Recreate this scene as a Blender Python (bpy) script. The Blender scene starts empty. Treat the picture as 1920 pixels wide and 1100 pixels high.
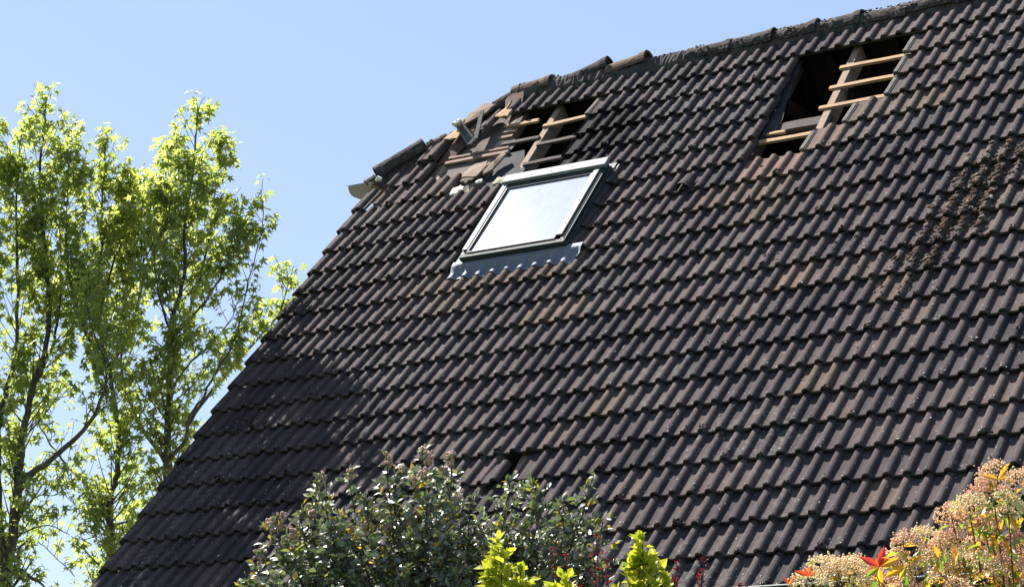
import bpy, bmesh, math, random
import numpy as np
from mathutils import Vector, Matrix

# ------------------------------------------------------------------ camera, sky, sun, exposure
sc = bpy.context.scene
COL = sc.collection
R = np.array([[0.832242547, 0.554411708, 0.0],
              [-0.1234099, 0.185253969, -0.974910747],
              [-0.540501932, 0.811362203, 0.222596128]])      # world -> camera (x right, y down, z forward)
CAM = np.array([11.02155274, -15.83595044, 1.6])
F = 4217.9638
cam_data = bpy.data.cameras.new("camera")
cam = bpy.data.objects.new("camera", cam_data)
COL.objects.link(cam)
m = Matrix.Identity(4)
for r_ in range(3):
    m[r_][0] = R[0][r_]; m[r_][1] = -R[1][r_]; m[r_][2] = -R[2][r_]; m[r_][3] = CAM[r_]
cam.matrix_world = m
cam_data.sensor_width = 36.0
cam_data.lens = F / 1920.0 * 36.0
cam_data.clip_start = 0.1
cam_data.clip_end = 2000
sc.camera = cam

TH = 0.856211639692318                     # roof pitch
OZ = 6.080482979
G = 0.3369                                 # tile gauge
PW = 0.15                                  # roll spacing
D = np.array([0, math.cos(TH), math.sin(TH)])
N = np.array([0, -math.sin(TH), math.cos(TH)])
O = np.array([0, 0, OZ])
X = np.array([1.0, 0, 0])
SU, SV = -1.352, 1.672
sdir = SU * X + SV * D + N
sdir = sdir / np.linalg.norm(sdir)

world = bpy.data.worlds.new("World")
sc.world = world
world.use_nodes = True
nt = world.node_tree
nt.nodes.clear()
sky = nt.nodes.new("ShaderNodeTexSky")
sky.sky_type = 'NISHITA'
sky.sun_disc = False
sky.sun_elevation = math.asin(sdir[2])
sky.sun_rotation = math.atan2(sdir[0], sdir[1])
sky.air_density = 1.0
sky.dust_density = 0.7
sky.ozone_density = 1.0
bg = nt.nodes.new("ShaderNodeBackground")
bg.inputs[1].default_value = 0.050
wo = nt.nodes.new("ShaderNodeOutputWorld")
air = nt.nodes.new("ShaderNodeMix"); air.data_type = 'RGBA'          # thin even haze over the clear sky
air.inputs[0].default_value = 0.5
air.inputs[7].default_value = (3.35, 4.4, 6.3, 1)
nt.links.new(sky.outputs[0], air.inputs[6])
nt.links.new(air.outputs[2], bg.inputs[0])
nt.links.new(bg.outputs[0], wo.inputs[0])

sun_data = bpy.data.lights.new("sun", 'SUN')
sun_data.energy = 5.0
sun_data.angle = math.radians(0.53)
sun_data.color = (1.0, 0.95, 0.88)
sun = bpy.data.objects.new("sun", sun_data)
sun.rotation_euler = Vector(sdir).to_track_quat('Z', 'Y').to_euler()
COL.objects.link(sun)

sc.view_settings.view_transform = 'Standard'
sc.view_settings.look = 'None'
sc.view_settings.exposure = 1.68
sc.view_settings.gamma = 1.0
sc.cycles.max_bounces = 8
sc.cycles.transparent_max_bounces = 8

rng = random.Random(7)
nrg = np.random.RandomState(11)

# ------------------------------------------------------------------ helpers
def W(i, v, h=0.0):
    """roof lattice (roll index, row, height over the roll crowns) -> world"""
    return O + np.array([PW * i, 0, 0]) - D * (v * G) + N * h

def ray(x, y):
    return R.T @ np.array([(x - 960) / F, (y - 550) / F, 1.0])

def at_dist(x, y, dist):
    """a point of the place, 'dist' metres deep, found from where the survey photo shows it"""
    return CAM + ray(x, y) * dist

class MB:
    def __init__(s):
        s.v = []; s.f = []; s.m = []; s.c = []; s.n = 0
    def add(s, verts, faces, mat=0, tint=None):
        b = s.n
        s.v.extend([tuple(map(float, p)) for p in verts]); s.n += len(verts)
        s.f.extend([tuple(b + k for k in f) for f in faces]); s.m.extend([mat] * len(faces))
        s.c.extend([tint if tint is not None else 0.5] * len(faces))
    def box(s, o, a, b, c, mat=0, tint=None):
        """box from corner o along vectors a, b, c"""
        o, a, b, c = map(np.asarray, (o, a, b, c))
        vs = [o, o + a, o + a + b, o + b, o + c, o + a + c, o + a + b + c, o + b + c]
        fs = [(0, 3, 2, 1), (4, 5, 6, 7), (0, 1, 5, 4), (1, 2, 6, 5), (2, 3, 7, 6), (3, 0, 4, 7)]
        if np.dot(np.cross(a, b), c) < 0: fs = [f[::-1] for f in fs]
        s.add(vs, fs, mat, tint)
    def tube(s, pts, rad, seg=6, mat=0, cap=True, tint=None):
        pts = [np.asarray(p, float) for p in pts]
        n = len(pts)
        if not hasattr(rad, '__len__'): rad = [rad] * n
        t0 = pts[1] - pts[0]
        ref = np.array([0, 0, 1.0]) if abs(t0[2]) < 0.8 * np.linalg.norm(t0) else np.array([1.0, 0, 0])
        vs = []
        for k in range(n):
            t = pts[min(k + 1, n - 1)] - pts[max(k - 1, 0)]
            t = t / (np.linalg.norm(t) + 1e-9)
            a = np.cross(t, ref); a = a / (np.linalg.norm(a) + 1e-9)
            b = np.cross(t, a); ref = np.cross(a, t) if np.linalg.norm(np.cross(a, t)) > .1 else ref
            for q in range(seg):
                an = 2 * math.pi * q / seg
                vs.append(pts[k] + (a * math.cos(an) + b * math.sin(an)) * rad[k])
        fs = []
        for k in range(n - 1):
            for q in range(seg):
                q2 = (q + 1) % seg
                fs.append((k * seg + q, k * seg + q2, (k + 1) * seg + q2, (k + 1) * seg + q))
        if cap:
            fs.append(tuple(range(seg))); fs.append(tuple((n - 1) * seg + q for q in range(seg))[::-1])
        s.add(vs, fs, mat, tint)
    def build(s, name, mats, parent=None, smooth=False, recalc=False, bevel=0.0):
        me = bpy.data.meshes.new(name)
        me.from_pydata(s.v, [], s.f)
        if not isinstance(mats, (list, tuple)): mats = [mats]
        for mm in mats: me.materials.append(mm)
        me.polygons.foreach_set('material_index', s.m)
        at = me.attributes.new('tint', 'FLOAT', 'FACE')
        at.data.foreach_set('value', s.c)
        if smooth: me.polygons.foreach_set('use_smooth', [True] * len(s.f))
        me.update()
        if recalc:
            bm = bmesh.new(); bm.from_mesh(me); bmesh.ops.recalc_face_normals(bm, faces=bm.faces); bm.to_mesh(me); bm.free()
        o = bpy.data.objects.new(name, me)
        COL.objects.link(o)
        if parent: o.parent = parent
        if bevel:
            b = o.modifiers.new('bevel', 'BEVEL'); b.width = bevel; b.segments = 2; b.limit_method = 'ANGLE'
        return o

def tag(o, label=None, cat=None, group=None, kind=None):
    if label: o['label'] = label
    if cat: o['category'] = cat
    if group: o['group'] = group
    if kind: o['kind'] = kind
    return o

def empty(name, label=None, cat=None, group=None, parent=None):
    o = bpy.data.objects.new(name, None); COL.objects.link(o); o.empty_display_size = 0.2
    if parent: o.parent = parent
    return tag(o, label, cat, group)

# ------------------------------------------------------------------ materials
class Mat:
    def __init__(s, name, rough=0.7, spec=0.5):
        s.m = bpy.data.materials.new(name); s.m.use_nodes = True
        s.t = s.m.node_tree; s.t.nodes.clear()
        s.out = s.n('ShaderNodeOutputMaterial'); s.p = s.n('ShaderNodeBsdfPrincipled')
        s.l(s.p.outputs[0], s.out.inputs[0])
        s.p.inputs['Roughness'].default_value = rough
        s.p.inputs['Specular IOR Level'].default_value = spec
        s.co = s.n('ShaderNodeTexCoord').outputs['Object']
    def n(s, t, **kw):
        q = s.t.nodes.new(t)
        for k, v in kw.items(): setattr(q, k, v)
        return q
    def l(s, a, b): s.t.links.new(a, b)
    def noise(s, scale, detail=4, rough=.6, vec=None):
        q = s.n('ShaderNodeTexNoise'); q.inputs['Scale'].default_value = scale
        q.inputs['Detail'].default_value = detail; q.inputs['Roughness'].default_value = rough
        s.l(vec if vec is not None else s.co, q.inputs['Vector']); return q.outputs['Fac']
    def vor(s, scale, feature='F1', vec=None):
        q = s.n('ShaderNodeTexVoronoi'); q.feature = feature; q.inputs['Scale'].default_value = scale
        s.l(vec if vec is not None else s.co, q.inputs['Vector']); return q.outputs['Distance']
    def ramp(s, fac, stops, interp='LINEAR'):
        q = s.n('ShaderNodeValToRGB'); q.color_ramp.interpolation = interp
        e = q.color_ramp.elements
        while len(e) > 1: e.remove(e[-1])
        e[0].position = stops[0][0]; e[0].color = (*stops[0][1], 1) if hasattr(stops[0][1], '__len__') else (stops[0][1],) * 3 + (1,)
        for p_, c_ in stops[1:]:
            k = e.new(p_); k.color = (*c_, 1) if hasattr(c_, '__len__') else (c_,) * 3 + (1,)
        s.l(fac, q.inputs[0]); return q.outputs[0]
    def mix(s, fac, a, b, mode='MIX'):
        q = s.n('ShaderNodeMix'); q.data_type = 'RGBA'; q.blend_type = mode
        for val, sock in ((fac, q.inputs[0]), (a, q.inputs[6]), (b, q.inputs[7])):
            if hasattr(val, 'is_linked'): s.l(val, sock)
            elif hasattr(val, '__len__'): sock.default_value = (*val, 1)
            elif sock.type == 'VALUE': sock.default_value = val
            else: sock.default_value = (val, val, val, 1)
        return q.outputs[2]
    def math(s, op, a, b=None):
        q = s.n('ShaderNodeMath', operation=op)
        for val, sock in ((a, q.inputs[0]), (b, q.inputs[1])):
            if val is None: continue
            if hasattr(val, 'is_linked'): s.l(val, sock)
            else: sock.default_value = val
        return q.outputs[0]
    def attr(s, name='tint'):
        q = s.n('ShaderNodeAttribute'); q.attribute_name = name; return q.outputs['Fac']
    def bump(s, h, dist=0.003, strength=0.6):
        q = s.n('ShaderNodeBump'); q.inputs['Distance'].default_value = dist; q.inputs['Strength'].default_value = strength
        s.l(h, q.inputs['Height']); s.l(q.outputs[0], s.p.inputs['Normal'])
    def color(s, c):
        if hasattr(c, 'is_linked'): s.l(c, s.p.inputs['Base Color'])
        else: s.p.inputs['Base Color'].default_value = (*c, 1)
        return s

def simple(name, c1, c2, scale=6, rough=.7, bump=0.0, spec=.12, metal=0):
    M = Mat(name, rough, spec)
    M.color(M.ramp(M.noise(scale, 6, .65), [(.3, c1), (.7, c2)]))
    if bump: M.bump(M.noise(scale * 6, 5, .7), bump)
    M.p.inputs['Metallic'].default_value = metal
    return M.m

def tile_material():
    M = Mat('roof_tile', .92, .07)
    t = M.attr()
    base = M.ramp(t, [(0, (.037, .033, .036)), (.25, (.052, .043, .046)), (.5, (.067, .053, .054)), (.76, (.090, .067, .063)),
                      (.82, (.084, .062, .051)), (.88, (.135, .088, .075)), (.94, (.15, .10, .082)), (.97, (.075, .07, .036)), (1, (.088, .082, .038))])
    mott = M.ramp(M.noise(7, 6, .7), [(.3, .72), (.7, 1.22)])
    base = M.mix(1.0, base, mott, 'MULTIPLY')
    fine = M.ramp(M.noise(300, 4, .8), [(.3, .75), (.7, 1.22)])
    base = M.mix(1.0, base, fine, 'MULTIPLY')
    patch = M.math('MULTIPLY', M.ramp(M.noise(.9, 3, .5), [(.45, 0.0), (.65, 1.0)]), M.ramp(M.noise(22, 5, .7), [(.47, 0.0), (.62, .8)]))
    base = M.mix(patch, base, (.105, .10, .092))
    spots = M.ramp(M.vor(17), [(.07, 1.0), (.13, 0.0)])
    gate = M.ramp(M.noise(3.1, 4, .6), [(.42, 0.0), (.54, 1.0)])
    base = M.mix(M.math('MULTIPLY', spots, gate), base, (.30, .29, .27))
    # cast shadow beside the left opening, painted into the tile colour (object space)
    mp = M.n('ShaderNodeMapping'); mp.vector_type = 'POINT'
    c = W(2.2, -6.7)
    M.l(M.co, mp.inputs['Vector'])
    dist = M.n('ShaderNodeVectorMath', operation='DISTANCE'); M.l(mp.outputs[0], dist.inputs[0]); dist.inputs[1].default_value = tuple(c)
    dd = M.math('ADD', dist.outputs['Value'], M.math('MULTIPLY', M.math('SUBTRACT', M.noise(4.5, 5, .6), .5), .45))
    painted_shadow = M.ramp(dd, [(.44, .86), (.62, 0.0)])
    base = M.mix(painted_shadow, base, (.006, .006, .008))
    M.color(base)
    h = M.math('ADD', M.noise(90, 5, .8), M.math('MULTIPLY', spots, .5))
    M.bump(h, .0025, .8)
    return M.m
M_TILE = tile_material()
M_WALL = simple('render_wall', (.42, .39, .34), (.55, .52, .46), 3, .9, .004)

# ------------------------------------------------------------------ house
house = empty('house', 'house with a steep brown pantile roof holed in two places and a half hip', 'house')
PAN = -0.0335
def roll(x, w=.235):
    a = min(1.0, abs(x) / w)
    return PAN * (1 - math.sqrt(max(0.0, 1 - a ** 2.3)))
prof = []
for x in (-1.2, -1.12, -1.1, -1.04, -1.02, -.96, -.94, -.86): prof.append((x, PAN - (.004 if x in (-1.2, -1.12, -1.04, -.96) or x == -.86 else -.006)))
prof += [(-.76, PAN - .002), (-.5, PAN - .0035), (-.30, PAN - .001)]
prof += [(x, roll(x)) for x in (-.245, -.225, -.18, -.11, 0, .11, .18, .225, .245)]
prof += [(.30, PAN - .001), (.5, PAN - .0035), (.70, PAN - .001)]
prof += [(1 + x, roll(x)) for x in (-.245, -.225, -.18, -.11, 0, .11, .18, .225)] + [(1.26, PAN + .002)]
PROF = np.array(prof)
LIFT = 0.041

def tile(mb, i0, j, jit=1.0, xr=None, head=1.12, tint=None, dv=0, dh=0, skew=0, tilt=0, thick=.022):
    P = PROF
    if xr: P = P[(P[:, 0] >= xr[0]) & (P[:, 0] <= xr[1])]
    ox, ov = nrg.normal(0, .012) * jit, nrg.normal(0, .012) * jit + dv
    oh = nrg.normal(0, .0012) * jit + dh
    rot = nrg.normal(0, .006) * jit + skew
    tl = nrg.normal(0, .0012) * jit + tilt
    vs_ = [-head, -.6, -.25, -.016, 0.0]
    rows = []
    for k, vv in enumerate(vs_):
        off = LIFT * vv - (.004 if k == 4 else 0) + oh + tl * (vv + .5) * 2
        rows.append([W(i0 + x + ox + rot * vv * 2, j + vv + ov - rot * x * .45, h + off) for x, h in P])
    for vv in (0.0, -head):                                     # underside
        off = LIFT * vv + oh - thick + tl * (vv + .5) * 2
        rows.append([W(i0 + x + ox + rot * vv * 2, j + vv + ov - rot * x * .45 + (-.004 if vv == 0 else 0), h + off) for x, h in P])
    n = len(P); verts = [p for r in rows for p in r]; fs = []
    nr = len(rows)
    for r in range(nr):
        r2 = (r + 1) % nr
        for q in range(n - 1):
            fs.append((r * n + q, r2 * n + q, r2 * n + q + 1, r * n + q + 1))
    fs.append(tuple(r * n for r in range(nr))[::-1]); fs.append(tuple(r * n + n - 1 for r in range(nr)))
    if tint is None: tint = min(.78, max(0, nrg.beta(2.2, 2.6) * .8))
    mb.add(verts, fs, 0, tint)

def prof_h(i):
    x = i - round(i)
    return roll(x) if abs(x) < .245 else PAN - .002
def surf(i, v):
    """height of the tiled surface over the lattice plane"""
    j = math.ceil(v)
    return LIFT * (v - j) + prof_h(i)

def missing(i, j):
    if 16 <= i <= 23 and j in (-8, -7, -6): return True
    if 16 <= i <= 21 and j == -5: return True
    if 16 <= i <= 19 and j == -4: return True
    if i < 2 and j in (-8, -7, -6, -5): return True
    if -6 <= i + .5 and i < -6 and j == -9: return True
    if -2 <= i <= 5 and j in (-4, -3, -2, -1): return True      # the roof window sits here
    if (i, j) in ((10, 8), (12, -3)): return True
    return False
I0, I1, J1 = -14, 58, 12
tb = MB()
for j in range(-9, J1 + 1):
    for i0 in range(I0, I1, 2):
        if missing(i0, j): continue
        if j == -9 and i0 < -6: continue
        tint = None; kw = {}
        if (j == -3 and 16 <= i0 <= 19) or (j == -4 and i0 == 20): tint = rng.uniform(.85, .89)
        if j == -2 and i0 in (14, 16): tint = .81
        if j == -5 and i0 == 22: tint = .8
        if j == 0 and -4 <= i0 <= 6: tint = rng.choice([.80, .82, .84, .79, .81, .98 if i0 in (-4, 6) else .83])
        if j == 1 and -2 <= i0 <= 0: tint = rng.uniform(.79, .82)
        if j == 2 and i0 in (8, 22): tint = .85
        if j == -4 and i0 < -2: tint = rng.uniform(.55, .8)
        if rng.random() < .07: kw = dict(skew=rng.uniform(-.05, .05), dh=rng.uniform(0, .006), dv=rng.uniform(-.04, .05))
        if rng.random() < .02 and tint is None: tint = rng.uniform(.79, .835)
        xr = None
        if i0 == I0 and j > -5: xr = (-.5, 1.3)
        if i0 == -6 and j == -9: xr = (-.1, 1.3)
        tile(tb, i0, j, tint=tint, xr=xr, **kw)
# verge: a raised flat edge with a flange, one piece per row
for j in range(-5, J1 + 1):
    j2 = j + nrg.normal(0, .012)
    o = W(-14.55, j2, PAN - .012)
    tb.box(W(-14.55, j2, -.046), X * .022, D * G * 1.05 - N * LIFT * 1.05, N * .02, 0, .35)
    tb.box(W(-14.60, j2 + .02, -.13), X * .016, D * G * 1.06 - N * LIFT * 1.05, N * .098, 0, .3)
# tiles left standing at the broken upper corner (they no longer follow the grid exactly)
for (i0, j, xr, t_) in [(-12.55, -5, (-.2, 1.3), .6), (-10.3, -5, None, .65), (-8.2, -5, None, .83), (-14, -5, (-.5, .6), .55),
                        (-11.3, -6, None, .62), (-12.6, -6, (-.2, .5), .5), (-11.2, -7, (-.55, 1.3), .66)]:
    tile(tb, i0, j, xr=xr, tint=t_)
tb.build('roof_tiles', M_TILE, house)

# --- other materials
def wood(name, a, b, rough=.85, spec=.08):
    M = Mat(name, rough, spec)
    mp = M.n('ShaderNodeMapping'); mp.inputs['Scale'].default_value = (3, 30, 30); M.l(M.co, mp.inputs['Vector'])
    M.color(M.mix(M.attr(), M.ramp(M.noise(2.2, 6, .7, mp.outputs[0]), [(.3, a), (.7, b)]), M.ramp(M.noise(14, 5, .7), [(.35, a), (.65, b)])))
    M.bump(M.noise(6, 5, .7, mp.outputs[0]), .002)
    return M.m
M_BATTEN = wood('pine_batten', (.25, .155, .085), (.42, .29, .17))
M_RAFTER = wood('pale_rafter', (.19, .135, .10), (.31, .23, .175))
M_GREYWOOD = wood('dark_grey_timber', (.045, .038, .037), (.10, .085, .08))  # dark grey wood for some battens, the beam and one rafter
M_DUSTY = wood('dusty_batten', (.15, .105, .088), (.27, .19, .155))
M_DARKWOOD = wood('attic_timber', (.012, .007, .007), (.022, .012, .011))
M_FELT = simple('roofing_felt', (.065, .052, .05), (.15, .12, .108), 3.2, .9, .004)
M_FELTDARK = simple('burnt_felt', (.013, .013, .018), (.05, .047, .055), 5, .85, .004)
M_REDFELT = simple('clay_underside', (.07, .042, .036), (.13, .075, .06), 8, .85, .003)
M_MORTAR = simple('mortar', (.035, .032, .034), (.10, .09, .088), 14, .95, .012)
M_RIDGE = None
def ridge_material():
    M = Mat('ridge_clay', .92, .08)
    base = M.ramp(M.attr(), [(0, (.040, .033, .034)), (.5, (.060, .047, .043)), (1, (.17, .10, .075))])
    base = M.mix(M.ramp(M.noise(26, 6, .75), [(.52, 0.0), (.62, .8)]), base, (.15, .15, .13))
    base = M.mix(M.ramp(M.noise(11, 5, .7), [(.55, 0.0), (.68, .8)]), base, (.035, .033, .03))
    M.color(base); M.bump(M.noise(60, 6, .8), .006, .9)
    return M.m
M_RIDGE = ridge_material()
M_PLASTER = simple('white_plaster', (.55, .54, .48), (.78, .77, .70), 30, .9, .003)
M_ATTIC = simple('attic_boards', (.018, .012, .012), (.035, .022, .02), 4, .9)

# --- carcass: walls, underlay, rear slope
RV = -10.35
ridge = W(0, RV, -.05); RY, RZ = ridge[1], ridge[2]
xl, xr_ = PW * -14.2, PW * (I1 + 1)
def mirror(p): p = np.array(p, float); p[1] = 2 * RY - p[1]; return p
eF = W(0, 12.0, -.14)
E1 = W(-6.7, RV, -.06); E2 = W(-14.5, -6.75, -.06)
wb = MB()
yf = eF[1] + .45; zf = 3.0
wb.box([xl + .12, yf, 0], [xr_ - xl - .2, 0, 0], [0, .25, 0], [0, 0, zf + .25])
wb.box([xl + .12, 2 * RY - yf - .25, 0], [xr_ - xl - .2, 0, 0], [0, .25, 0], [0, 0, zf + .25])
def gable(x0, zt):
    t_ = (zt - eF[2]) / math.tan(TH)
    pts = [(yf, 0), (2 * RY - yf, 0), (2 * RY - yf, zf + .2), (2 * RY - (eF[1] + t_), zt), (eF[1] + t_, zt), (yf, zf + .2)]
    if zt > RZ - .3: pts = [(yf, 0), (2 * RY - yf, 0), (2 * RY - yf, zf + .2), (RY, RZ - .15), (yf, zf + .2)]
    n = len(pts)
    vs = [(x0, y, z) for y, z in pts] + [(x0 + .24, y, z) for y, z in pts]
    fs = [tuple(range(n))[::-1], tuple(range(n, 2 * n))] + [(k, (k + 1) % n, n + (k + 1) % n, n + k) for k in range(n)]
    wb.add(vs, fs)
gable(xl + .12, E2[2] - .25)
gable(xr_ - .32, RZ)
wb.build('wall', M_WALL, house, recalc=True)

rb = MB()
# rear slope: courses of the same pantiles seen from the other side
cp = [(-.5, PAN), (-.24, PAN), (-.15, -.012), (0, 0), (.15, -.012), (.24, PAN), (.5, PAN)]
for j in range(-9, J1 + 1):
    row = []
    lo = I0 if j > -7 else I0 + (-6 - j) * 2.3
    prof2 = [(i + x, h) for i in range(int(lo), I1) for x, h in cp[:-1]]
    for vv, off in ((-1.1, -LIFT * 1.1), (0, 0), (0, -.02), (-1.1, -.05)):
        row.append([mirror(W(i, j + vv, h + off)) for i, h in prof2])
    n = len(prof2)
    rb.add([p for r in row for p in r], [(r * n + q, r * n + q + 1, (r + 1) * n + q + 1, (r + 1) * n + q) for r in range(3) for q in range(n - 1)], 0, nrg.rand() * .8)
rb.build('rear_tiles', M_TILE, house)
# half hip
hb = MB()
E2m, E1m = mirror(E2), mirror(E1)
hd = (E2 - E1) / np.linalg.norm(E2 - E1)
for k in range(9):
    a0, a1 = k / 9, (k + 1.06) / 9
    p0, p1 = E1 + (E2 - E1) * a0, E1 + (E2 - E1) * min(a1, 1.03)
    q0, q1 = mirror(p0), mirror(p1)
    up = np.array([-.35, 0, .93]) * .03
    hb.add([p0 - up, p1 + up * .2, q1 + up * .2, q0 - up, p0 - up * 2, p1 - up, q1 - up, q0 - up * 2],
           [(0, 1, 2, 3), (7, 6, 5, 4), (1, 5, 6, 2), (0, 4, 5, 1), (3, 2, 6, 7)], 0, rng.random() * .8)
hb.build('half_hip_tiles', M_TILE, house, recalc=True)

def plate(mb, pts, h, t=.004, mat=0, tint=None):
    """flat sheet with thickness over a polygon given in roof coordinates"""
    top = [W(i, v, h if not hasattr(h, '__len__') else h[k]) for k, (i, v) in enumerate(pts)]
    bot = [p - N * t for p in top]; n = len(pts)
    mb.add(top + bot, [tuple(range(n)), tuple(range(n, 2 * n))[::-1]] + [(k, n + k, n + (k + 1) % n, (k + 1) % n) for k in range(n)], mat, tint)

# rafters and battens of the front slope
for ic in (-13.2, -9.4, -5.75, -2.45, 1.8, 6.1, 10.4, 14.75, 19.0, 23.4, 27.8, 32.2, 36.6, 41, 45.4, 49.8, 54.2):
    top = -10.1 if ic > -6 else -10.1 + (-6.5 - ic) * .45
    cuts = [(top, 12.0)]
    if ic in (-2.45,): cuts = [(top, -5.0), (-.9, 12.0)]
    if ic in (1.8,): cuts = [(top, -8.9), (-.9, 12)]
    for a, b in cuts:
        mb = MB(); mb.box(W(ic - .27, b, -.115 - .14), X * .068, D * (b - a) * G, N * .14, 0, .2)
        mb.build('rafter', M_GREYWOOD if ic == 14.75 else M_RAFTER, house, recalc=True)
def batten(i0, i1, v, mat=None, h=-.096, w=.048, t=.026, dv=0.0, parent=house, name='batten', dh=0):
    mb = MB()
    n = 5
    rows = []
    for k in range(n):
        a = k / (n - 1); i = i0 + (i1 - i0) * a
        e = nrg.normal(0, .0012, 2)
        c = W(i, v + dv * a, h + dh * a + e[0]); wv = D * (w + e[1])
        rows += [c, c + wv, c + wv - N * t, c - N * t]
    fs = [(k * 4 + q, k * 4 + (q + 1) % 4, k * 4 + 4 + (q + 1) % 4, k * 4 + 4 + q) for k in range(n - 1) for q in range(4)]
    fs += [(0, 3, 2, 1), (n * 4 - 4, n * 4 - 3, n * 4 - 2, n * 4 - 1)]
    mb.add(rows, fs, 0, rng.random() * .4)
    return mb.build(name, mat or M_BATTEN, parent, recalc=True, bevel=.002)
batten(-6.5, 57, -9.32, M_GREYWOOD)
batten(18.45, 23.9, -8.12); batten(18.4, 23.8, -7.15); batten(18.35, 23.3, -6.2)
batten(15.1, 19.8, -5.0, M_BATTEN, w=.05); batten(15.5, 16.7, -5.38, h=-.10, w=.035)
batten(14.9, 19.3, -5.62, M_GREYWOOD, h=-.13, w=.13, t=.05)
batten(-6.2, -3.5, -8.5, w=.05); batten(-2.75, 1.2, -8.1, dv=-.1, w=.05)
batten(-5.4, -2.5, -7.5, M_GREYWOOD); batten(-2.3, 1.6, -7.1, M_GREYWOOD, dv=-.05); batten(-2.4, 1.6, -6.12, M_GREYWOOD, dv=-.05)
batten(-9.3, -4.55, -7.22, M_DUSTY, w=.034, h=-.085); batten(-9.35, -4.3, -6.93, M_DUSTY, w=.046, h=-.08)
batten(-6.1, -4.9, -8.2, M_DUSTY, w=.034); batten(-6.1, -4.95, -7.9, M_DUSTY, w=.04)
batten(-7.6, -4.2, -5.75, M_GREYWOOD, w=.04, h=-.10)

# underlay remnants
ub = MB()
plate(ub, [(-13.6, -5.2), (-3.9, -5.0), (-4.2, -5.9), (-3.9, -6.6), (-4.6, -6.9), (-4.3, -7.5), (-5.1, -8.1), (-4.9, -9.3), (-7.2, -9.3), (-9.9, -7.95), (-13.4, -6.5)], -.118)
ub.build('roofing_felt', M_FELT, house)
ub = MB()
plate(ub, [(-4.6, -5.0), (-1.6, -4.7), (-2.0, -5.4), (-2.2, -6.3), (-2.9, -6.7), (-3.4, -7.2), (-4.5, -7.0)], [-.09, -.09, -.1, -.12, -.13, -.14, -.11])
ub.build('burnt_felt', M_FELTDARK, house); ub = MB()
plate(ub, [(14.4, -9.1), (15.35, -9.1), (15.6, -7.2), (16.0, -6.2), (16.1, -5.3), (14.4, -5.2)], -.118)
ub.build('burnt_felt', M_FELTDARK, house); ub = MB()
plate(ub, [(1.4, -9.1), (2.4, -9.1), (2.4, -4.8), (1.4, -4.8)], -.13)
ub.build('burnt_felt', M_FELTDARK, house)
ub = MB()
plate(ub, [(-9.6, -8.1), (-8.0, -8.9), (-8.3, -8.0), (-9.0, -7.3), (-10.1, -7.0)], [-.06, -.02, -.08, -.1, -.1], .012)
plate(ub, [(-7.2, -9.9), (-5.9, -10.3), (-5.6, -9.6), (-6.4, -8.9)], [-.03, -.0, -.05, -.08], .012)
ub.build('underside_tiles', M_REDFELT, house)
# attic floor and inner timbers
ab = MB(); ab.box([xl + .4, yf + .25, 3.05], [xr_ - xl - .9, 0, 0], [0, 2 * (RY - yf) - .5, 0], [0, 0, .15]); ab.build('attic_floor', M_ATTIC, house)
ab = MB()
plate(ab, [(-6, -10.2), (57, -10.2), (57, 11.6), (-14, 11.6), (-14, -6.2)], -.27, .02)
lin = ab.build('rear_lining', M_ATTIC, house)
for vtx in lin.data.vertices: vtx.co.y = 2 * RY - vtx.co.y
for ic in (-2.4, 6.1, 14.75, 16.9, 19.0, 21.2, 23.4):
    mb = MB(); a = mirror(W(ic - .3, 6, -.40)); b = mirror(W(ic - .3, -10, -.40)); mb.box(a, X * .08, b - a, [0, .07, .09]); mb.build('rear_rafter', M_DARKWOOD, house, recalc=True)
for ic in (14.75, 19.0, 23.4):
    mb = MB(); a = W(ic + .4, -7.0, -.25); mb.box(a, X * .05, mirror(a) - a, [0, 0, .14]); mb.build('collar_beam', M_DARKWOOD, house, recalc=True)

# --- ridge and hip tiles
def cap(p, d, L, r0, r1, tint, parent=house, name='ridge_tile', mat=None, rough=.004, collar=True, up=None):
    d = np.asarray(d, float); d /= np.linalg.norm(d)
    up = np.array([0, 0, 1.0]) if up is None else up
    s = np.cross(d, up); s /= np.linalg.norm(s); u = np.cross(s, d)
    mb = MB(); nl, na = 9, 13; vs = []
    for shell in (0, 1):
        for k in range(nl + 1):
            a = k / nl; r = r0 + (r1 - r0) * a - shell * .018
            if collar and a > .86: r += .012
            for q in range(na):
                an = math.pi * (-.08 + 1.16 * q / (na - 1))
                e = nrg.normal(0, rough * .35)
                vs.append(p + d * (L * a) + s * math.cos(an) * (r + e) + u * (math.sin(an) * (r + e)))
    n1 = (nl + 1) * na; fs = []
    for k in range(nl):
        for q in range(na - 1):
            a = k * na + q
            fs.append((a, a + 1, a + na + 1, a + na)); fs.append((n1 + a, n1 + a + na, n1 + a + na + 1, n1 + a + 1))
    for k in range(nl):
        for q in (0, na - 1):
            a = k * na + q; fs.append((a, a + na, n1 + a + na, n1 + a))
    for q in range(na - 1):
        for k in (0, nl):
            a = k * na + q; fs.append((a, a + 1, n1 + a + 1, n1 + a))
    mb.add(vs, fs, 0, tint)
    return mb.build(name, mat or M_RIDGE, parent, recalc=True)
rp = np.array([0, RY, RZ - .045])
caps = [(-6.95, 3.15, .03, .012, .75), (-3.15, 3.75, .22, -.005, .35), (.55, 3.1, .10, .02, .85)] + [(6.6 + 3.0 * k, 3.25, nrg.normal(0, .018), .0, rng.random() * .45) for k in range(18)]
for k, (i, ln, dz, off, tn) in enumerate(caps):
    p = rp + X * PW * i + np.array([0, nrg.normal(0, .005), nrg.normal(0, .005) + off])
    cap(p, [1, nrg.normal(0, .012) + (.05 if k == 1 else 0), dz], PW * ln, .100 if k > 2 else .086, .114 if k > 2 else .096, tn, rough=.008 if k > 2 else .004)
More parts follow.
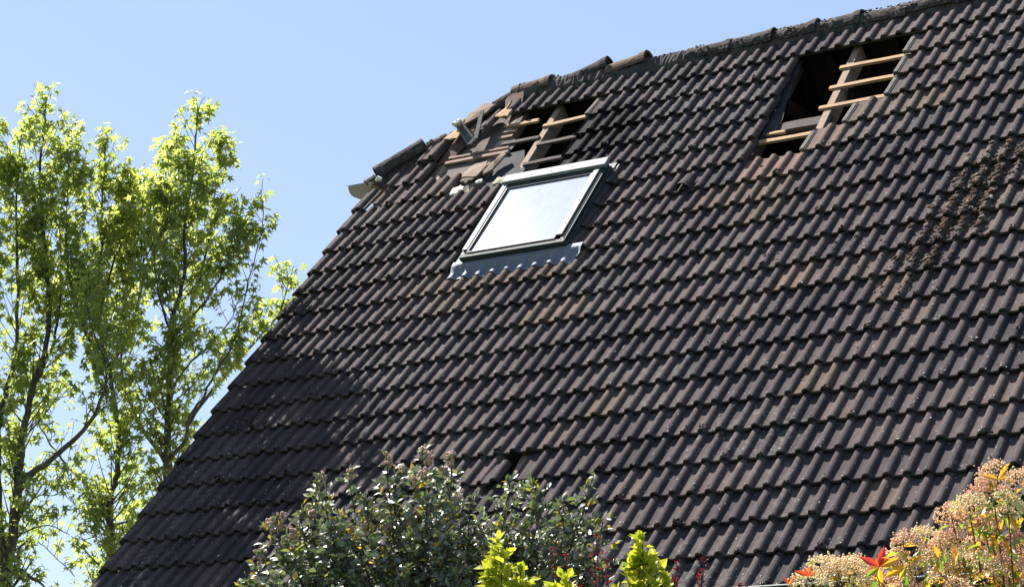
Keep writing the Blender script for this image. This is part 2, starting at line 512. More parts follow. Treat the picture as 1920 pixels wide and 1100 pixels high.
# bedding mortar below the caps
mb = MB(); n = 420; vs = []
for k in range(n):
    i = -6.6 + (I1 + 6) * k / (n - 1)
    for q, (vv, hh) in enumerate(((-9.84, -.085), (-10.0, -.03), (-10.2, .0), (-10.36, .01))):
        e = nrg.normal(0, .007); vs.append(W(i, vv + nrg.normal(0, .012), hh + e))
mb.add(vs, [(k * 4 + q, k * 4 + q + 1, k * 4 + 5 + q, k * 4 + 4 + q) for k in range(n - 1) for q in range(3)])
mb.build('ridge_mortar', M_MORTAR, house)
# hip tiles down to the corner
hdir = (E2 - E1); hl = np.linalg.norm(hdir); hdir = hdir / hl
hp = E1 + np.array([0, 0, -.03])
for a0, a1, lift, t_, r in ((.0, .16, -.02, .3, .08), (.30, .42, -.02, .85, .085), (.50, .60, -.03, .6, .08), (.645, .985, .035, .15, .10), (.975, 1.07, -.01, .25, .075)):
    cap(hp + hdir * hl * a1 + N * lift, -hdir, hl * (a1 - a0), r + .01, r, t_, name='hip_tile', collar=False, up=np.array([-.3, -.35, .9]))
# mortar bed along the lower hip
mb = MB(); n = 60; vs = []
nd = np.cross(X, hdir)
for k in range(n):
    a = .6 + .42 * k / (n - 1); c = E1 + (E2 - E1) * a
    for q, (o_, hh) in enumerate(((.16, -.07), (.12, -.01), (.05, .045), (0, .05))):
        vs.append(c + (X * .75 - D * .65) * o_ + N * (hh + nrg.normal(0, .006)))
mb.add(vs, [(k * 4 + q, k * 4 + q + 1, k * 4 + 5 + q, k * 4 + 4 + q) for k in range(n - 1) for q in range(3)])
mb.build('hip_mortar', M_MORTAR, house)

# --- gutters
def gutter(p, d, L, r, mat, name, out, parent=house, endcap=True, rim=None):
    d = np.asarray(d, float); out = np.asarray(out, float); mb = MB(); na = 12; vs = []
    for rr in (r, r - .004):
        for e in (0, 1):
            for q in range(na + 1):
                an = math.pi * q / na
                vs.append(np.asarray(p) + d * L * e + out * math.cos(an) * rr - np.array([0, 0, 1.0]) * math.sin(an) * rr)
    m_ = na + 1; fs = []
    for q in range(na):
        fs.append((q, q + 1, m_ + q + 1, m_ + q)); fs.append((2 * m_ + q, 3 * m_ + q, 3 * m_ + q + 1, 2 * m_ + q + 1))
    for q in (0, na): fs.append((q, m_ + q, 3 * m_ + q, 2 * m_ + q))
    if endcap:
        for e in (0, 1): fs.append(tuple(e * m_ + q for q in range(m_)))
    mb.add(vs, fs)
    mb.tube([np.asarray(p) + out * (r + .004), np.asarray(p) + out * (r + .004) + d * L], .005, 8, 1 if rim else 0)
    return mb.build(name, [mat, rim] if rim else mat, parent, recalc=True)
M_GUTTER = simple('painted_gutter', (.035, .018, .018), (.06, .03, .028), 5, .5, spec=.4)
M_ZINC = simple('weathered_zinc', (.24, .17, .11), (.34, .25, .17), 7, .6, spec=.5)
M_RIM = simple('sunlit_rim', (.5, .5, .48), (.65, .64, .6), 9, .5)  # sun highlight on the gutter bead, put into a pale colour
ge = W(0, 12.08, -.02) + np.array([0, 0, .045])
gutter([PW * -14.6, ge[1] + .06, ge[2] - .03], X, PW * (I1 + 15), .075, M_GUTTER, 'eaves_gutter', [0, -1, 0], rim=M_RIM)
fb = MB(); fb.box([PW * -14.2, ge[1] + .14, ge[2] - .27], X * PW * (I1 + 14.6), [0, .03, 0], [0, 0, .22]); fb.box([PW * -14.2, ge[1] + .17, ge[2] - .27], X * PW * (I1 + 14.6), [0, .55, 0], [0, 0, .02])
fb.build('eaves_board', M_GUTTER, house)
q = W(-14.35, -6.35, .0)
gutter(q + np.array([-.155, .02, .0]), [0, 1, 0], 2 * (RY - q[1]) - .04, .15, M_ZINC, 'hip_gutter', [-1, 0, 0])
# ------------------------------------------------------------------ roof window (a part of the house) 
def paint(name, col, rough=.35, metal=0.0, dirt=.25):
    M = Mat(name, rough, .3)
    d_ = M.ramp(M.noise(38, 5, .75), [(.58, 0.0), (.70, dirt)])
    M.color(M.mix(d_, M.ramp(M.noise(4, 4, .6), [(.3, tuple(c * .88 for c in col)), (.7, col)]), (.10, .10, .085)))
    M.p.inputs['Metallic'].default_value = metal
    return M.m
M_ALU = paint('light_aluminium', (.20, .215, .225), .7, .0)
M_ALUD = paint('dark_aluminium', (.030, .040, .045), .7, .0)
M_SEAL = simple('rubber_seal', (.02, .02, .022), (.03, .03, .03), 9, .6)
M_LEAD = paint('lead_sheet', (.15, .17, .215), .7, .0, .5)
def glass_material():
    M = Mat('dusty_glass', .042, .5)
    M.color((.30, .36, .44))
    M.p.inputs['Metallic'].default_value = .0
    M.p.inputs['Coat Weight'].default_value = 0.0
    M.p.inputs['Coat Roughness'].default_value = .05
    st = M.n('ShaderNodeMapping'); st.inputs['Scale'].default_value = (7, 2, 2); M.l(M.co, st.inputs['Vector'])
    dust = M.ramp(M.noise(3.2, 7, .7, st.outputs[0]), [(.28, 0.3), (.72, .8)])
    M.color(M.mix(dust, (.22, .26, .32), (.36, .39, .42)))
    return M.m
M_GLASS = glass_material()
win = empty('roof_window', parent=house)
WI0, WI1, WV0, WV1 = -1.5, 5.72, -4.68, -1.12          # footprint in rolls / rows
WX = PW * (WI1 - WI0); WY = G * (WV1 - WV0)
def Q(x, y, h): return W(WI0, WV1, 0) + X * x + D * y + N * (h - .018)     # metres from the lower left corner
def qbox(mb, x0, x1, y0, y1, h0, h1, mat=0): mb.box(Q(x0, y0, h0), X * (x1 - x0), D * (y1 - y0), N * (h1 - h0), mat, .3)
fb = MB()
for (a, b, c_, d_) in ((0, .035, 0, WY), (WX - .035, WX, 0, WY), (.035, WX - .035, 0, .035), (.035, WX - .035, WY - .035, WY)):
    qbox(fb, a, b, c_, d_, -.14, .078)
fb.build('frame', M_ALUD, win, bevel=.004)
fb = MB()
qbox(fb, -.008, .050, .085, WY - .115, .080, .096); fb.build('side_cladding', M_ALU, win, bevel=.004)
fb = MB()
qbox(fb, WX - .085, WX - .027, .085, WY - .115, .080, .096); fb.build('side_cladding', M_ALU, win, bevel=.004)
fb = MB()
qbox(fb, WX - .024, WX + .016, -.004, WY - .04, .055, .072); qbox(fb, WX + .019, WX + .030, -.004, WY - .02, -.02, .045); fb.build('side_cover', M_ALUD, win, bevel=.003)
hb2 = MB()
qbox(hb2, -.012, WX + .03, WY - .105, WY + .012, .082, .122); hb2.build('top_cover', M_ALU, win, bevel=.008)
hb2 = MB()
qbox(hb2, .03, WX - .03, WY - .17, WY - .107, .062, .084); hb2.build('top_rail', M_ALUD, win, bevel=.006)
sb = MB()
qbox(sb, .053, .072, .06, WY - .168, .070, .090); qbox(sb, WX - .108, WX - .088, .06, WY - .168, .070, .090)
qbox(sb, .053, WX - .088, .04, .058, .070, .088)
sb.build('sash', M_SEAL, win, bevel=.002)
sb = MB(); qbox(sb, -.01, WX + .02, -.012, .038, .03, .078); qbox(sb, -.006, WX + .016, -.006, .03, -.04, .027)
sb.build('bottom_cover', M_ALUD, win, bevel=.006)
gb = MB(); qbox(gb, .072, WX - .108, .058, WY - .166, .058, .070); gb.build('glass_pane', M_GLASS, win)
hb2 = MB()
for x_, y_ in ((.02, .30), (.02, .62), (.02, .95), (WX - .055, .25), (WX - .055, .6), (WX - .055, .98)):
    hb2 = MB(); hb2.tube([Q(x_, y_, .096), Q(x_, y_, .100)], .006, 8); hb2.build('screw', M_SEAL, win)
for x_ in (.08, .3, .52, .75, .98):
    hb2 = MB(); hb2.tube([Q(x_, WY - .06, .122), Q(x_, WY - .06, .126)], .006, 8); hb2.build('screw', M_SEAL, win)
# lead apron dressed over the rolls below the frame
ab = MB(); na_, nv_ = 150, 16; vs = []
for q in range(nv_ + 1):
    v = -1.16 + .61 * q / nv_
    for k in range(na_ + 1):
        i = -2.2 + 9.2 * k / na_
        e = .035 * math.sin(i * 2.1 + 1) + .02 * math.sin(i * 5.3)
        vv = v + e * q / nv_
        t_ = min(1, max(0, (v + 1.05) / .30)); t_ = t_ * t_ * (3 - 2 * t_)
        h = (1 - t_) * .004 + t_ * (surf(i, max(vv, -.999)) + .007)
        if i > 6.8: h += (i - 6.8) * .05 * (.4 + q / nv_)
        vs.append(W(i, vv, h + nrg.normal(0, .0008)))
fs = [(q * (na_ + 1) + k, (q + 1) * (na_ + 1) + k, (q + 1) * (na_ + 1) + k + 1, q * (na_ + 1) + k + 1) for q in range(nv_) for k in range(na_)]
ab.add(vs, fs)
apron = ab.build('lead_apron', M_LEAD, win, smooth=True)
so = apron.modifiers.new('solid', 'SOLIDIFY'); so.thickness = .003; so.offset = -1
# side flashings, tucked under the neighbouring tiles
fb = MB()
plate(fb, [(-2.15, -.95), (-1.52, -.95), (-1.52, -4.9), (-2.15, -4.9)], -.012, .003)
fb.build('side_flashing', M_ALU, win)
fb = MB()
plate(fb, [(5.74, -1.0), (6.1, -1.0), (6.1, -4.9), (5.74, -4.9)], -.03, .003)
plate(fb, [(-1.5, -4.70), (5.9, -4.70), (5.9, -4.95), (-1.5, -4.95)], -.02, .003)
fb.build('side_flashing', M_ALUD, win)

# ------------------------------------------------------------------ loose things lying on the damaged roof
def piece(name, label, cat, pts, h, t, mat, group=None, roundness=0, tint=.3):
    """a broken slab: outline in roof coordinates with a height for each corner"""
    mb = MB(); n = len(pts); hs = h if hasattr(h, '__len__') else [h] * n
    pts3 = []
    for k in range(n):                                        # roughen the broken outline
        a = np.array([*pts[k], hs[k]]); b = np.array([*pts[(k + 1) % n], hs[(k + 1) % n]])
        for q in range(4):
            e = nrg.normal(0, .03, 2) if q else (0, 0)
            p = a + (b - a) * q / 4; pts3.append(W(p[0] + e[0], p[1] + e[1] * .5, p[2] + nrg.normal(0, .001)))
    c = sum(pts3) / len(pts3)
    m_ = len(pts3); vs = pts3 + [p - N * t for p in pts3] + [c + N * roundness, c + N * (roundness - t)]
    fs = [(k, (k + 1) % m_, 2 * m_) for k in range(m_)] + [(m_ + (k + 1) % m_, m_ + k, 2 * m_ + 1) for k in range(m_)] + [(k, m_ + k, m_ + (k + 1) % m_, (k + 1) % m_) for k in range(m_)]
    mb.add(vs, fs, 0, tint)
    return tag(mb.build(name, mat, recalc=True), label, cat, group)
M_SHARD = simple('broken_tile', (.11, .075, .06), (.21, .145, .11), 12, .85, .003)
M_LOCK = simple('bare_clay', (.13, .115, .105), (.22, .195, .175), 20, .85)
M_STONE = simple('mortar_crumb', (.22, .195, .15), (.38, .34, .27), 22, .95, .006)
M_GREY = simple('grey_clay', (.085, .083, .08), (.17, .165, .155), 18, .85, .004)
piece('tile_shard', 'larger flat broken tile shard lying on the felt left of the roof window', 'tile shard', [(-6.5, -5.75), (-5.2, -5.6), (-5.0, -6.15), (-5.3, -6.5), (-6.3, -6.5), (-6.75, -6.05)], [-.03, -.02, -.03, -.05, -.06, -.05], .016, M_SHARD, roundness=.008)
piece('tile_shard', 'narrow pointed tile shard above the top left corner of the roof window', 'tile shard', [(-4.9, -5.75), (-4.2, -5.9), (-3.8, -6.55), (-4.1, -6.75), (-4.7, -6.3)], [-.04, -.03, -.02, -.02, -.04], .018, M_SHARD, roundness=.02)
piece('mortar_lump', 'pale white lump of mortar on the tiles left of the roof window', 'mortar lump', [(-6.9, -5.0), (-6.0, -5.05), (-5.9, -5.3), (-6.3, -5.45), (-6.9, -5.3)], -.055, .03, M_PLASTER, roundness=.014)
piece('mortar_lump', 'yellowish crumbled lump touching the top left corner of the roof window', 'mortar lump', [(-3.5, -5.1), (-2.7, -5.02), (-2.3, -5.15), (-2.7, -5.35), (-3.4, -5.4)], -.035, .03, M_STONE, roundness=.012)
piece('mortar_lump', 'tiny white crumb in the dark gap between the two tile shards', 'mortar lump', [(-5.2, -5.42), (-4.7, -5.4), (-4.7, -5.52), (-5.1, -5.56)], -.05, .02, M_PLASTER, roundness=.008)
piece('clay_slab', 'flat pinkish clay slab lying across the broken upper hip', 'clay slab', [(-9.4, -8.55), (-7.7, -9.0), (-7.3, -9.35), (-8.3, -9.55), (-9.2, -9.15)], [.0, .02, .03, .03, .02], .022, M_SHARD, roundness=.012)
piece('wood_splinter', 'jagged orange wood splinter under the lowest ridge tile', 'wood splinter', [(-6.9, -8.75), (-5.7, -8.65), (-5.6, -8.95), (-6.2, -9.0), (-5.9, -9.35), (-6.3, -9.2)], [.0, .0, .01, .01, .04, .0], .02, M_BATTEN)
piece('wood_splinter', 'jagged orange wood splinter beside the lone long tile on the hip', 'wood splinter', [(-10.2, -8.0), (-9.0, -7.9), (-8.9, -8.15), (-9.4, -8.2), (-9.1, -8.75), (-9.6, -8.45)], [.0, .0, .01, .01, .04, .0], .02, M_BATTEN)
# displaced single tiles
lt = MB(); tile(lt, -6.95, -7.9, jit=0, xr=(-.8, .26), head=1.3, tint=.6, dh=.045, skew=.0); tag(lt.build('roof_tile', M_TILE), 'slipped half tile standing alone at the broken hip', 'roof tile')
lt = MB(); tile(lt, -7.3, -7.25, jit=0, xr=(-.26, .26), head=.42, tint=.6, dh=.03); tag(lt.build('roof_tile', M_TILE), 'short tile stump just below the lone slipped half tile', 'roof tile')
lt = MB(); tile(lt, -10.2, -7.05, jit=0, xr=(-.8, .26), head=1.5, tint=.7, dh=.03); tag(lt.build('roof_tile', M_TILE), 'long single roll of tile running up to the hip', 'roof tile')
# the grey V shaped remnant with a pale broken end
vb = empty('hip_fragment', 'grey V shaped clay fragment with a pale broken end on the torn hip', 'clay fragment')
p0, p1, p2 = W(-8.9, -8.25, .10), W(-7.3, -7.45, -.02), W(-7.5, -8.6, .10)
o = cap(p0, p1 - p0, np.linalg.norm(p1 - p0), .042, .050, .5, vb, 'trough', M_GREY, collar=False, up=-N + X * .5)
mb = MB(); mb.box(p1 + (p2 - p1) * .15, (p2 - p1) * .9, X * .05, N * .012); mb.build('flange', M_GREY, vb, recalc=True, bevel=.003)
mb = MB()
for k in range(5): 
    c = p0 + nrg.normal(0, .012, 3)
    mb.tube([c, c + nrg.normal(0, .02, 3), c + nrg.normal(0, .02, 3)], [.018, .024, .014], 7)
mb.build('mortar_plug', M_PLASTER, vb)
# scrap of plastic sheet inside the opening
sb = MB()
plate(sb, [(.0, -5.0), (1.4, -5.0), (1.3, -6.3), (.9, -6.9), (.2, -7.0), (-.1, -6.2)], [-.26, -.22, -.2, -.17, -.2, -.24], .003)
tag(sb.build('plastic_sheet', simple('blue_plastic', (.16, .20, .27), (.30, .34, .42), 4, .4)), 'crumpled pale blue plastic sheet hanging inside the opening above the roof window', 'plastic sheet')
# clip at the corner below the hip
mb = MB(); c = W(-13.55, -6.15, .03)
mb.tube([c, c + X * .03 + N * .02, c + X * .06], [.016, .028, .018], 9); tag(mb.build('mortar_lump', M_PLASTER), 'small white plug of mortar beside the gutter end at the hip corner', 'mortar lump')
# vent hood and broken tiles out on the slope
vt = MB()
def hood(mb, i, j, r, L):
    vs = []; nl, na = 6, 11
    for sh in (0, .012):
        for k in range(nl + 1):
            a = k / nl; rr = r * (1 - .35 * a) - sh
            for q in range(na):
                an = math.pi * q / (na - 1)
                vs.append(W(i, j - a * L / G, -.03) + X * math.cos(an) * rr + N * math.sin(an) * rr * (1.1 - .5 * a))
    n1 = (nl + 1) * na; fs = []
    for k in range(nl):
        for q in range(na - 1):
            a = k * na + q; fs += [(a, a + 1, a + na + 1, a + na), (n1 + a, n1 + a + na, n1 + a + na + 1, n1 + a + 1)]
    for q in range(na - 1): fs += [(q, q + 1, n1 + q + 1, n1 + q), (nl * na + q, nl * na + q + 1, n1 + nl * na + q + 1, n1 + nl * na + q)]
    mb.add(vs, fs, 0, .3)
tile(vt, 12, -3, tint=.35)
hood(vt, 12.0, -3.0, .075, .22)
vt.build('vent_tile', M_TILE, house, recalc=True)
vt = MB(); tile(vt, 10, 8, tint=.3, xr=(-.8, .26), dv=.16, skew=.10, tilt=.012, dh=.028, head=.8); vt.build('slipped_tile', M_TILE, house)
# moss, lichen crusts and crumbs on the slope: nobody could count them
ico = []
bmi = bmesh.new(); bmesh.ops.create_icosphere(bmi, subdivisions=1, radius=1.0)
IV = np.array([v.co[:] for v in bmi.verts]); IF = [tuple(v.index for v in f.verts) for f in bmi.faces]; bmi.free()
def blob(mb, i, v, r, flat=.5, tint=.5):
    c = W(i, v, surf(i, v) + r * flat * .35)
    ang = nrg.rand() * 6.28; ca, sa = math.cos(ang), math.sin(ang)
    s1, s2 = r * nrg.uniform(.6, 1.3), r * nrg.uniform(.6, 1.3)
    vv = IV * (1 + nrg.normal(0, .16, (len(IV), 1)))
    P_ = c + np.outer(vv[:, 0] * s1 * ca - vv[:, 1] * s2 * sa, X) + np.outer(vv[:, 0] * s1 * sa + vv[:, 1] * s2 * ca, D) + np.outer(vv[:, 2] * r * flat, N)
    mb.add(P_, IF, 0, tint)
def onroof(i, v):
    i0 = int(math.floor(i / 2) * 2); j = math.ceil(v)
    if j < -9 or j > J1 or i < -14: return False
    return not missing(i0, j)
ms = MB()
for k in range(5200):                                          # crusts along the lips and beside the rolls
    i = nrg.uniform(-14, 42); j = nrg.randint(-8, 13)
    dens = .35 + .65 * max(0, math.sin(i * .35 + 1.2) * math.cos(j * .5 + i * .11)) + (.5 if i > 18 else 0)
    if nrg.rand() > dens * .8: continue
    if nrg.rand() < .6: v = j - abs(nrg.normal(0, .10)); i = round(i) + nrg.normal(0, .17)
    else: v = nrg.uniform(j - 1, j); i = round(i) + nrg.uniform(.12, .34)
    if onroof(i, v): blob(ms, i, v, nrg.uniform(.003, .009), .5, nrg.choice([.15, .3, .75, .9, 1.0], p=[.2, .15, .15, .2, .3]))
for k in range(130):
    i, j = round(nrg.uniform(-13, 40)), nrg.randint(-8, 13)
    for q in range(nrg.randint(3, 9)):
        a, b = i + nrg.normal(.1, .13), j - abs(nrg.normal(0, .06))
        if onroof(a, b): blob(ms, a, b, nrg.uniform(.006, .016), .6, nrg.choice([.1, .3, .35, .7]))
for c_, sx, sy, n_, lo, hi in (((31.2, -1.6), .75, .33, 320, .007, .026), ((30.9, -.5), .65, .36, 340, .007, .028), ((30.2, .35), .75, .36, 300, .007, .026), ((29.2, 1.5), .7, .35, 130, .008, .026), ((28.3, 2.6), .8, .5, 60, .006, .018), ((33.2, -2.4), 1.1, .35, 140, .008, .024),
                               ((24, -1), 4, 1.5, 260, .004, .009), ((20.3, 1.5), .5, .8, 40, .005, .013), ((12.8, -3.2), .5, .3, 50, .006, .016), ((34.0, -1.2), .8, .4, 60, .006, .02), ((26.5, .8), 1.2, .5, 60, .006, .014), ((-11.2, 4.6), .7, .35, 45, .010, .026), ((21.5, 7.0), .5, .3, 25, .006, .014), ((36.5, 4.5), .8, .5, 30, .006, .016)):
    for k in range(n_):
        i, v = nrg.normal(c_[0], sx), nrg.normal(c_[1], sy)
        if nrg.rand() < .6: i = round(i) + nrg.normal(.12, .16)
        if onroof(i, v): blob(ms, i, v, lo + (hi - lo) * nrg.rand() ** 1.6, .42, nrg.choice([.0, .1, .45, .6, .85], p=[.36, .24, .25, .12, .03]))
for k in range(420):                                           # crumbs and lichen along the ridge
    i = nrg.uniform(-6, 40)
    if i < 3.4 and nrg.rand() < .7: continue
    ang = nrg.uniform(.15, 2.2); rr = .112 if i > 6.6 or i < 3.6 else .06
    c = rp + X * PW * i + np.array([0, -math.cos(ang) * rr, math.sin(ang) * rr])
    r_b = nrg.uniform(.005, .014)
    ms.add(IV * (1 + nrg.normal(0, .2, (len(IV), 1))) * r_b * np.array([1.3, 1, .7]) + c, IF, 0, nrg.choice([.1, .35, .6, .75, .85]))
def moss_mat():
    M = Mat('moss', .98, .03)
    c = M.ramp(M.attr(), [(0, (.060, .038, .030)), (.2, (.036, .027, .023)), (.35, (.012, .011, .010)), (.5, (.095, .066, .050)), (.7, (.13, .118, .10)), (.85, (.22, .22, .19)), (1, (.40, .40, .37))])
    M.color(M.mix(1.0, c, M.ramp(M.noise(120, 4, .7), [(.3, .6), (.7, 1.3)]), 'MULTIPLY')); M.bump(M.noise(200, 4, .8), .004)
    return M.m
mo = ms.build('moss', moss_mat(), smooth=True)
tag(mo, 'brown and grey moss crumbs and pale lichen crusts on the tiles', kind='stuff')

# the ribbed side locks laid bare along the torn edges
for (i0, j) in ((24, -8), (24, -7), (24, -6), (22, -5), (20, -4), (2, -8)):
    lb = MB()
    for q in range(3):
        x_ = i0 - 1.16 + q * .085
        lb.box(W(x_, j + .0, PAN + .004), X * .007, D * G * .98 - N * LIFT, N * .010)
    lb.box(W(i0 - 1.19, j + .0, PAN - .006), X * .05, D * G * .98 - N * LIFT, N * .0105)
    tag(lb.build('side_lock', M_LOCK, house), None)
# ------------------------------------------------------------------ vegetation
def leaf_material(name, cols, trans, rough=.5, spec=.4, amt=.45):
    M = Mat(name, rough, spec)
    base = M.ramp(M.attr(), cols)
    M.color(base)
    tr = M.n('ShaderNodeBsdfTranslucent'); M.l(M.ramp(M.attr(), trans), tr.inputs[0])
    mx = M.n('ShaderNodeMixShader'); mx.inputs[0].default_value = amt
    M.l(M.p.outputs[0], mx.inputs[1]); M.l(tr.outputs[0], mx.inputs[2]); M.l(mx.outputs[0], M.out.inputs[0])
    return M.m
def bark(name, a, b):
    M = Mat(name, .9, .2); M.color(M.ramp(M.noise(18, 6, .75), [(.3, a), (.7, b)])); M.bump(M.noise(60, 5, .8), .006); return M.m

# leaf templates: outline in (x across, y along), z fold
def star():
    pts = [(0, 0, 0)]
    tips = [(-80, .62), (-40, .95), (0, 1.12), (40, .95), (80, .62)]
    tips = [(math.radians(a * 1.45), r) for a, r in tips]
    out = [(0, -.18, 0)]
    for k, (a, r) in enumerate(tips):
        out.append((math.sin(a) * r, math.cos(a) * r, -.16 * r))
        if k < 4:
            am = (a + tips[k + 1][0]) / 2; out.append((math.sin(am) * .36, math.cos(am) * .36, .03))
    vs = pts + out
    n = len(out)                      # 0 centre; 1 base; 2 tip ...
    fs = [(0, 1, 2, 3), (0, 3, 4, 5), (0, 5, 6, 7), (0, 7, 8, 9), (0, 9, 10, 1)]
    return np.array(vs), fs
def oval(w=.30, fold=.10):
    vs = [(0, 0, 0), (-w * .8, .3, fold), (-w, .55, fold), (0, 1, -.06), (w, .55, fold), (w * .8, .3, fold), (0, .5, 0)]
    return np.array(vs), [(0, 6, 2, 1), (6, 3, 2), (0, 5, 4, 6), (6, 4, 3)]
STAR, OVAL, NARROW = star(), oval(), oval(.19, .07)
def leaves(name, tmpl, pos, dirs, ups, sizes, tints, mat, parent):
    T, Fc = tmpl
    pos, dirs, ups = map(np.asarray, (pos, dirs, ups)); sizes = np.asarray(sizes)
    d = dirs / (np.linalg.norm(dirs, axis=1, keepdims=True) + 1e-9)
    s = np.cross(d, ups); s /= (np.linalg.norm(s, axis=1, keepdims=True) + 1e-9)
    u = np.cross(s, d)
    n, k = len(pos), len(T)
    V = pos[:, None, :] + sizes[:, None, None] * (T[None, :, 0, None] * s[:, None, :] + T[None, :, 1, None] * d[:, None, :] + T[None, :, 2, None] * u[:, None, :])
    V = V.reshape(-1, 3)
    fs = [tuple(a * k + q for q in f) for a in range(n) for f in Fc]
    me = bpy.data.meshes.new(name); me.from_pydata(V.tolist(), [], fs); me.materials.append(mat)
    at = me.attributes.new('tint', 'FLOAT', 'FACE'); at.data.foreach_set('value', np.repeat(np.clip(tints, 0, 1), len(Fc)))
    me.update(); o = bpy.data.objects.new(name, me); COL.objects.link(o); o.parent = parent
    return o
def smooth_path(pts, n=4):
    pts = [np.asarray(p, float) for p in pts]; out = []
    for k in range(len(pts) - 1):
        p0, p1, p2, p3 = pts[max(k - 1, 0)], pts[k], pts[k + 1], pts[min(k + 2, len(pts) - 1)]
        for q in range(n):
            t = q / n
            out.append(.5 * ((2 * p1) + (-p0 + p2) * t + (2 * p0 - 5 * p1 + 4 * p2 - p3) * t * t + (-p0 + 3 * p1 - 3 * p2 + p3) * t ** 3))
    out.append(pts[-1]); return out

M_BARK = bark('sweetgum_bark', (.055, .048, .042), (.12, .105, .09))
M_TWIG = bark('twig_bark', (.04, .035, .03), (.09, .075, .06))
M_GUM = leaf_material('sweetgum_leaf', [(0, (.06, .09, .06)), (.5, (.13, .17, .065)), (1, (.24, .26, .09))],  # lowest stop bluish: sky sheen put into the leaf colour
                      [(0, (.25, .35, .09)), (.5, (.46, .54, .10)), (1, (.62, .68, .16))], .38, .55, .5)

def sweetgum(label, leaders, dist, seed, dens=1.0, zj=.35):
    """leaders: (list of survey points (x, y[, depth offset]), base radius, crown start 0..1, twig length, leaf density)"""
    r = np.random.RandomState(seed)
    root = empty('sweetgum_tree', label, 'tree', 'sweetgum trees beyond the gable')
    wood = MB(); pos = []; dirs = []; ups = []; sz = []; ti = []
    first = at_dist(leaders[0][0][0][0], leaders[0][0][0][1], dist)
    root.location = (0, 0, 0)
    for li, (pts, rad, start, tw, dn) in enumerate(leaders):
        P3 = [at_dist(p[0], p[1], dist + (p[2] if len(p) > 2 else 0)) for p in pts]
        if li == 0: P3 = [np.array([P3[0][0] + .1, P3[0][1] + .05, 0.0])] + P3
        path = smooth_path(P3, 5)
        n = len(path)
        path = [p + r.normal(0, .005, 3) * (1 if 0 < q < n - 1 else 0) for q, p in enumerate(path)]
        rads = [max(.004, rad * .82 * (1 - .95 * (k / (n - 1)) ** .6)) for k in range(n)]
        wood.tube(path, rads, 7, 0)
        L = np.cumsum([0] + [np.linalg.norm(path[k + 1] - path[k]) for k in range(n - 1)])
        t0 = L[-1] * start * .62
        if dn <= 0: continue
        s_ = t0
        while s_ < L[-1]:
            k = min(n - 2, int(np.searchsorted(L, s_)) - 1 if s_ > 0 else 0); k = max(k, 0)
            a = (s_ - L[k]) / (L[k + 1] - L[k] + 1e-9); b = path[k] * (1 - a) + path[k + 1] * a
            ax = (path[k + 1] - path[k]); ax /= np.linalg.norm(ax) + 1e-9
            rem = (L[-1] - s_)
            low = s_ < L[-1] * start
            tl = min(tw * 1.15, .13 + rem * .45) * r.uniform(.5, 1.2)
            if low and r.rand() < .2: s_ += .05; continue
            az = r.uniform(0, 6.283); el = r.uniform(.35, 1.1)
            dv_ = np.array([math.cos(az) * math.cos(el), math.sin(az) * math.cos(el), math.sin(el)])
            dv_ = dv_ + ax * .35; dv_ /= np.linalg.norm(dv_)
            q1 = b + dv_ * tl * .55 + np.array([0, 0, .02]); q2 = b + dv_ * tl + np.array([0, 0, tl * .18])
            tp = smooth_path([b, q1, q2], 3)
            if tl > .08: wood.tube(tp, np.linspace(max(.004, rads[k] * .28), .0022, len(tp)).tolist(), 4, 0, cap=False)
            nl = int(max(4, tl * 52 * dn * dens * r.choice([.15, .5, 1.0, 1.7])))
            shade = r.normal(0, .12)
            for _ in range(nl):
                f = r.uniform(.25, 1.05) ** .8; kk = min(len(tp) - 2, int(f * (len(tp) - 1)))
                c = tp[kk] + (tp[kk + 1] - tp[kk]) * (f * (len(tp) - 1) - kk)
                pet = r.normal(0, 1, 3); pet /= np.linalg.norm(pet); pet[2] = pet[2] * .5 - .05
                pos.append(c + pet * r.uniform(.03, .11))
                dd = pet * 1.0 + np.array([0, 0, -.45]) + r.normal(0, .25, 3); dirs.append(dd)
                ups.append(sdir * .95 + r.normal(0, .5, 3) + pet * .4)
                sz.append(r.uniform(.040, .074)); ti.append(.55 + shade + r.normal(0, .2) + .12 * (s_ / L[-1]))
            s_ += r.uniform(.025, .06) / max(.3, dn)
        for _ in range(12):                                    # the leader's tip
            pos.append(path[-1] + r.normal(0, .03, 3) - np.array([0, 0, r.uniform(0, .15)])); dd = r.normal(0, 1, 3); dd[2] = -.3
            dirs.append(dd); ups.append(np.array([0, 0, 1.0]) + r.normal(0, .4, 3)); sz.append(r.uniform(.03, .05)); ti.append(.75 + r.normal(0, .15))
    wood.build('trunk', M_BARK, root, smooth=True)
    leaves('crown', STAR, pos, dirs, ups, sz, ti, M_GUM, root)
    # seed balls
    sbm = MB()
    for _ in range(14):
        c = pos[r.randint(len(pos))] - np.array([0, 0, .06]); sbm.add(IV * .014 * (1 + r.normal(0, .1, (len(IV), 1))) + c, IF)
    return root

